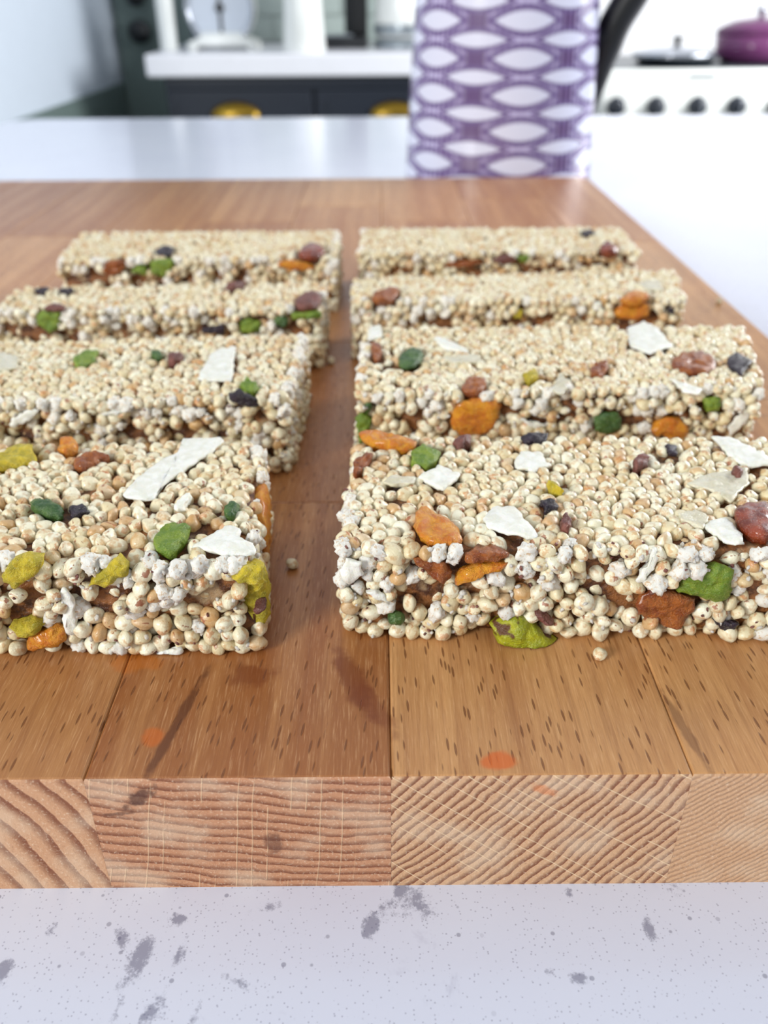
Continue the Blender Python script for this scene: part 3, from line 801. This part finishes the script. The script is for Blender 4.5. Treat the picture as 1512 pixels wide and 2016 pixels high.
cereal_bar('second left cereal bar from the back, with a purple-skinned pistachio at one end',
    [(-.128, .276), (-.0195, .276), (-.0185, .309), (-.1285, .303)], [
    S('brown', 'F', 81, 610, 95, 600, 129, 603, 124, 614), S('green', 'F', 71, 625, 81, 612, 119, 615, 119, 644, 100, 656, 76, 639),
    S('brown', 'T', 575, 604, 592, 580, 629, 574, 633, 598, 610, 606), S('green', 'F', 571, 618, 633, 612, 633, 626, 576, 628),
    S('green', 'F', 471, 634, 486, 625, 514, 634, 512, 653, 476, 656), S('seed', 'F', 538, 625, 567, 622, 567, 644, 543, 644),
    S('dark', 'F', 395, 645, 443, 639, 443, 656, 400, 656), S('dark', 'T', 67, 572, 90, 566, 98, 572, 81, 578), S('dark', 'T', 116, 572, 140, 566, 146, 572, 128, 578),
    S('brown', 'T', 438, 566, 476, 557, 486, 561, 457, 571)], 502, .7, 'R')
cereal_bar('second right cereal bar from the back, with a bright orange apricot chunk',
    [(-.0097, .2845), (.103, .2845), (.110, .322), (-.0103, .312)], [
    S('adark', 'T', 728, 587, 750, 572, 790, 566, 778, 589, 745, 592), S('glaze', 'T', 1252, 555, 1297, 550, 1309, 572, 1274, 570),
    S('apri', 'F', 1201, 622, 1220, 600, 1250, 594, 1278, 598, 1280, 620, 1246, 632), S('coco', 'F', 1167, 596, 1184, 594, 1184, 610, 1170, 612),
    S('apri', 'T', 1215, 592, 1240, 574, 1275, 578, 1278, 592),
    S('yellow', 'F', 1009, 611, 1029, 609, 1027, 626, 1012, 624), S('dark', 'F', 1315, 605, 1330, 605, 1328, 618, 1316, 616)], 602, .4, 'L')
cereal_bar('rearmost left cereal bar, with a bright green pistachio on its front',
    [(-.1268, .3395), (-.0166, .3395), (-.0168, .386), (-.130, .386)], [
    S('adark', 'F', 200, 522, 219, 511, 248, 512, 245, 534, 219, 547, 200, 534), S('green', 'F', 295, 518, 310, 509, 343, 510, 345, 525, 324, 546, 300, 539),
    S('dark', 'T', 305, 493, 324, 484, 343, 489, 338, 502, 310, 502), S('green', 'F', 257, 534, 271, 522, 290, 525, 290, 544),
    S('apri', 'F', 543, 516, 571, 510, 619, 522, 619, 534, 552, 529), S('raisin', 'T', 586, 498, 605, 482, 633, 484, 643, 500, 619, 506, 590, 505)], 701, .6, 'R')
cereal_bar('rearmost right cereal bar, with a brown pistachio at its front edge',
    [(-.0089, .347), (.1048, .347), (.1056, .389), (-.0076, .389)], [
    S('brown', 'F', 964, 515, 981, 503, 1009, 501, 1020, 512, 998, 522), S('green', 'F', 1020, 504, 1043, 502, 1037, 516, 1022, 516),
    S('adark', 'F', 868, 521, 908, 513, 953, 511, 947, 524, 880, 527), S('raisin', 'T', 1175, 497, 1192, 478, 1206, 485, 1223, 497),
    S('dark', 'T', 1144, 455, 1167, 453, 1169, 462, 1147, 463)], 801, .3, 'L')

# loose crumbs on the board
def crumb(px, py, label, k=0, s=.0014):
    p = on_z(px, py, 0)
    o = bpy.data.objects.new('crumb', HI_ME[k] if k < 5 else HP_ME[0]); COL.objects.link(o)
    o.location = (p.x, p.y, T0 + s * .85); o.scale = (s, s, s); o.rotation_euler = (k, .3, 1.3 * k)
    tag(o, label, 'crumb', None)
crumb(576, 1118, 'loose puffed grain lying right beside the nearest left cereal bar', 0)
crumb(652, 716, 'loose puffed grain in the gap beside the left bar with the trapezoid flake', 1)
crumb(1415, 598, 'loose puffed grain on bare board right of the orange-chunk cereal bar', 2, .0012)
crumb(1180, 1296, 'loose grain on bare wood in front of the nearest right bar', 3, .0013)

# ------------------------------------------------------------------ jug
def jug_material():
    g = G('printed_enamel'); co = g.coord(); x, y, z = g.xyz(co)
    ang = g.m('ARCTAN2', x, g.m('MULTIPLY', y, -1))      # 0 faces the viewer
    wob = g.noise(co, 40, 2)
    Pp, Q = .98, .0222
    def lens(du, dv, hu, hv):
        a = g.m('SUBTRACT', g.m('FRACT', g.m('ADD', g.m('DIVIDE', ang, Pp), du)), 0.5)
        b = g.m('SUBTRACT', g.m('FRACT', g.m('ADD', g.m('DIVIDE', z, Q), dv)), 0.5)
        aa = g.m('ABSOLUTE', g.m('DIVIDE', a, hu)); bb = g.m('ABSOLUTE', g.m('DIVIDE', b, hv))
        return g.m('ADD', g.m('POWER', aa, 2.0), bb), a, b
    l1, a1, b1 = lens(.42, 0, .36, .34)
    l2, a2, b2 = lens(.92, .5, .36, .26)
    near = g.m('MINIMUM', l1, l2)
    white = g.step(near, 0.90, 0.62)
    line = g.m('MULTIPLY', g.step(near, .66, .9), g.step(near, 1.42, 1.15))
    nod = g.step(g.m('ABSOLUTE', a1), .32, .44)
    hatch = g.step(g.m('SINE', g.m('MULTIPLY', ang, 95)), -.2, .5)
    fill = g.mix(nod, g.mix(hatch, lin(176, 164, 212), lin(214, 208, 236)), g.mix(hatch, lin(70, 42, 88), lin(122, 94, 148)))
    c = g.mix(line, fill, g.mix(g.m('MULTIPLY', hatch, 0.6), lin(84, 58, 112), lin(150, 132, 186)))
    c = g.mix(white, c, lin(222, 224, 244))
    g.set(color=c, rough=.18, spec=.5, coat=.4, coatr=.08)
    return g.mat
M['jug'] = jug_material()
JX, JY = .0915, .712
jug = thing('jug', 'tall white jug printed with purple ovals and a black handle behind the board', 'jug', (JX, JY, CZ))
jp = [(.0, 0), (.069, 0), (.0712, .002), (.0708, .02), (.0685, .07), (.0650, .134), (.061, .20), (.0585, .25), (.0595, .256), (.057, .256), (.056, .25), (.062, .13), (.066, .01), (0, .008)]
mesh_obj('body', lathe(jp, 96, caps=False), M['jug'], jug, True)
pth = smooth_path([(.0655, 0, .058), (.0700, 0, .080), (.0735, 0, .100), (.079, 0, .118), (.088, 0, .134), (.100, 0, .155), (.120, 0, .185), (.121, 0, .215), (.105, 0, .24), (.080, 0, .245), (.056, 0, .235)])
n_ = len(pth)
rad = [.0045 + .0078 * min(1, i / (n_ * .22)) - .0025 * max(0, (i - n_ * .5) / (n_ * .5)) for i in range(n_)]
hb = tube([(p.x, p.y, p.z) for p in pth], rad, 16, (.95, .9))
M['handle'] = plain('black_handle', lin(6, 7, 10), .45)
ho = mesh_obj('handle', hb, M['handle'], jug, True)

# ------------------------------------------------------------------ far run: worktop, cabinets, drawers
run = thing('base_cabinet', 'navy kitchen cabinet run with brass cup handles across the aisle', 'cabinet', (0, 0, 0))
mesh_obj('cabinet_body', box(-.585, .56, 2.65, WB - .04, .1, CZ - .055), M['navy'], run)
mesh_obj('plinth', box(-.585, .56, 2.70, WB - .04, 0, .1), M['navy'], run)
M['brass'] = plain('brushed_brass', lin(196, 160, 66), .3, 1.0)
mesh_obj('face_frame', box(-.585, .56, 2.632, 2.65, CZ - .085, CZ - .056, .001), M['navy'], run)
for cx in (-.397, .043, .483):
    for (z0, z1) in ((.60, .812), (.36, .594), (.11, .354)):
        x0, x1 = max(cx - .215, -.583), min(cx + .215, .558)
        dr = mesh_obj('drawer', box(x0, x1, 2.632, 2.65, z0, z1, .002), M['navy'], run)
        mesh_obj('drawer_panel', box(x0 + .03, x1 - .03, 2.628, 2.632, z0 + .03, z1 - .03, .001), M['navy'], dr)
        if cx > .4: continue
        hz = z0 + (z1 - z0) * .78 if z1 > .8 else (z0 + z1) / 2 + .02
        b = bmesh.new(); rings = []
        for a in range(9):                # cup pull: quarter dome open below
            t = a / 8 * math.pi / 2
            rings.append([b.verts.new((cx + .066 * math.cos(k / 20 * math.pi), 2.630 - .028 * math.sin(t) * (.35 + .65 * math.sin(k / 20 * math.pi)) , hz - .022 + .040 * math.cos(t) * (.25 + .75 * math.sin(k / 20 * math.pi)))) for k in range(21)])
        for A, B in zip(rings, rings[1:]):
            for k in range(20): b.faces.new((A[k], A[k + 1], B[k + 1], B[k]))
        bmesh.ops.solidify(b, geom=b.faces[:], thickness=.002)
        bmesh.ops.recalc_face_normals(b, faces=b.faces)
        mesh_obj('cup_handle', b, M['brass'], dr, True)
M['white_top'] = plain('white_worktop', lin(238, 238, 244), .25)
wt = mesh_obj('worktop', box(-.627, .565, 2.61, WB - .036, CZ - .055, CZ, .006), M['white_top'])
tag(wt, 'thick white worktop on the navy cabinets across the aisle', 'worktop')

# retro kitchen scale
M['enamel'] = plain('white_enamel', lin(240, 242, 238), .25)
M['chrome'] = plain('chrome', lin(200, 204, 212), .15, 1.0)
M['dial'] = plain('dial_face', lin(206, 214, 226), .3)
sx, sy = -.443, 2.84
sc_ = thing('kitchen_scale', 'white kitchen scale with a round chrome-rimmed dial on the far worktop', 'scale', (sx, sy, CZ))
bm = box(-.10, .10, -.06, .06, .008, .045, .012, 3)
for v in bm.verts:
    if v.co.z > .03: v.co.x *= .62
mesh_obj('base', bm, M['enamel'], sc_, True)
for a, b_ in ((-.085, -.045), (.085, -.045), (-.085, .045), (.085, .045)):
    mesh_obj('foot', lathe([(.013, 0), (.015, .008), (.012, .012)], 16, loc=(a, b_, 0)), M['enamel'], sc_)
mesh_obj('housing', lathe([(.086, -.045), (.094, -.03), (.094, .03), (.088, .04)], 48, 'Y', (0, 0, .105)), M['enamel'], sc_, True)
mesh_obj('dial', lathe([(.0, .041), (.084, .041), (.084, .0425), (0, .0425)], 48, 'Y', (0, 0, .105), False), M['dial'], sc_)
mesh_obj('rim', lathe([(.084, .040), (.094, .040), (.098, .046), (.094, .052), (.086, .050), (.084, .040)], 48, 'Y', (0, 0, .105), False), M['chrome'], sc_, True)
bm = box(-.004, .004, -.0455, -.0435, .04, .165)
mesh_obj('needle', bm, M['black'], sc_)
mesh_obj('hub', lathe([(.012, .043), (.012, .049), (0, .05)], 20, 'Y', (0, 0, .105)), M['black'], sc_)
mesh_obj('stem', lathe([(.012, .215), (.012, .24)], 16), M['chrome'], sc_)
mesh_obj('pan', lathe([(.02, .24), (.08, .245), (.11, .27), (.112, .272), (.108, .272), (.078, .249), (0, .245)], 40, caps=False), M['chrome'], sc_, True)
# canisters left of the scale
M['grey_can'] = plain('grey_metal', lin(150, 158, 164), .3, .6)
c1 = thing('canister', 'grey metal canister behind the kitchen scale', 'canister', (-.60 + .065, 3.10, CZ))
mesh_obj('body', lathe([(.05, 0), (.052, .004), (.052, .21), (.05, .215)], 32), M['grey_can'], c1, True)
mesh_obj('lid', lathe([(.054, .216), (.054, .235), (.02, .24), (.018, .255), (0, .258)], 32), M['grey_can'], c1, True)
c2 = thing('bottle', 'slim white bottle at the left end of the far worktop', 'bottle', (-.597, 2.80, CZ))
mesh_obj('body', lathe([(.022, 0), (.024, .004), (.024, .16), (.012, .20), (.011, .235)], 28), M['enamel'], c2, True)
mesh_obj('cap', lathe([(.013, .236), (.013, .262), (0, .264)], 24), M['grey_can'], c2, True)
# tall white vase
vs = thing('vase', 'tall tapering white vase near the front of the far worktop', 'vase', (-.203, 2.70, CZ))
mesh_obj('body', lathe([(0, 0), (.056, 0), (.058, .004), (.052, .10), (.047, .2), (.044, .28), (.047, .285), (.041, .285), (.04, .2), (.05, .01), (0, .008)], 40, caps=False), M['enamel'], vs, True)
# coffee machine
cm = thing('coffee_machine', 'black coffee machine with a slim upright column on the far worktop', 'coffee machine', (-.075, 2.95, CZ))
mesh_obj('drip_tray', box(-.085, .045, -.12, .10, 0, .03, .006), M['black'], cm)
mesh_obj('column', box(-.024, .044, -.02, .09, .03, .26, .006), M['black'], cm)
mesh_obj('brew_head', box(-.075, .044, -.12, .09, .26, .34, .01), M['black'], cm)
mesh_obj('cup_grid', box(-.08, .0, -.115, -.03, .0305, .036, .001), M['grey_can'], cm)
# kettle
kt = thing('kettle', 'white kettle with a steel lower band beside the coffee machine', 'kettle', (.075, 2.86, CZ))
mesh_obj('base', lathe([(.085, 0), (.088, .006), (.085, .02), (.07, .026)], 40), M['grey_can'], kt, True)
mesh_obj('body', lathe([(.08, .028), (.086, .04), (.08, .12), (.066, .20), (.055, .225), (.02, .235), (0, .236)], 40), M['enamel'], kt, True)
mesh_obj('band', lathe([(.0868, .035), (.0875, .05), (.0862, .062)], 40, caps=False), M['grey_can'], kt, True)
mesh_obj('spout', tube(smooth_path([(-.07, 0, .14), (-.095, 0, .17), (-.11, 0, .21)]), [.016] * 6 + [.013] * 7, 14), M['enamel'], kt, True)
mesh_obj('handle', tube(smooth_path([(.06, 0, .215), (.11, 0, .22), (.125, 0, .16), (.085, 0, .07)]), .009, 12), M['black'], kt, True)

# ------------------------------------------------------------------ range cooker
ck = thing('range_cooker', 'white range cooker with a row of round knobs along its front', 'cooker', (0, 0, 0))
mesh_obj('body', box(.575, 1.675, 2.47, 3.08, .10, .855, .004), M['enamel'], ck)
mesh_obj('plinth', box(.6, 1.65, 2.53, 3.08, 0, .10), M['black'], ck)
mesh_obj('control_panel', box(.575, 1.675, 2.45, 2.47, .72, .868, .006), M['enamel'], ck)
M['hob'] = plain('dark_hob', lin(60, 68, 72), .3)
mesh_obj('hob', box(.60, 1.65, 2.50, 3.05, .8555, .868, .003), M['hob'], ck)
M['knob'] = plain('dark_knob', lin(40, 46, 58), .3)
for kx in (.613, .716, .823, .924, 1.03, 1.13, 1.23):
    kn = mesh_obj('knob', lathe([(.024, 0), (.024, .006), (.020, .008), (.019, .028), (.016, .031), (0, .032)], 28, 'Y', (kx, 2.45, .783)), M['knob'], ck, True)
    mesh_obj('grip', box(kx - .003, kx + .003, 2.410, 2.421, .766, .800, .001), M['chrome'], kn)
mesh_obj('badge', box(.79, .86, 2.447, 2.45, .848, .856, .001), M['grey_can'], ck)
for k, (x0, x1) in enumerate(((.59, 1.1), (1.12, 1.66))):
    d_ = mesh_obj('oven_door', box(x0, x1, 2.452, 2.47, .16, .70, .006), M['enamel'], ck)
    mesh_obj('handle', box(x0 + .05, x1 - .05, 2.42, 2.436, .65, .665, .004), M['chrome'], d_)
# pan with lid, purple pot
pn = thing('frying_pan', 'shallow steel pan on the white range cooker', 'pan', (.80, 2.62, .8685))
mesh_obj('body', lathe([(0, 0), (.095, 0), (.115, .022), (.118, .022), (.112, .02), (.093, .004), (0, .004)], 44, caps=False), M['chrome'], pn, True)
mesh_obj('lid', lathe([(.117, .024), (.112, .03), (.06, .042), (0, .046)], 44), M['chrome'], pn, True)
mesh_obj('lid_knob', lathe([(.008, .046), (.008, .056), (.015, .06), (.015, .066), (0, .068)], 20), M['black'], pn, True)
M['purple'] = plain('purple_enamel', lin(104, 52, 96), .2)
pp = thing('casserole', 'purple enamelled casserole pot at the right end of the cooker', 'casserole', (1.035, 2.68, .8685))
mesh_obj('body', lathe([(0, 0), (.085, 0), (.105, .02), (.11, .07), (.108, .07)], 44, caps=False), M['purple'], pp, True)
mesh_obj('lid', lathe([(.112, .071), (.108, .082), (.07, .10), (.02, .108), (0, .108)], 44), M['purple'], pp, True)
mesh_obj('lid_knob', lathe([(.008, .108), (.008, .118), (.018, .124), (.016, .132), (0, .134)], 20), M['chrome'], pp, True)
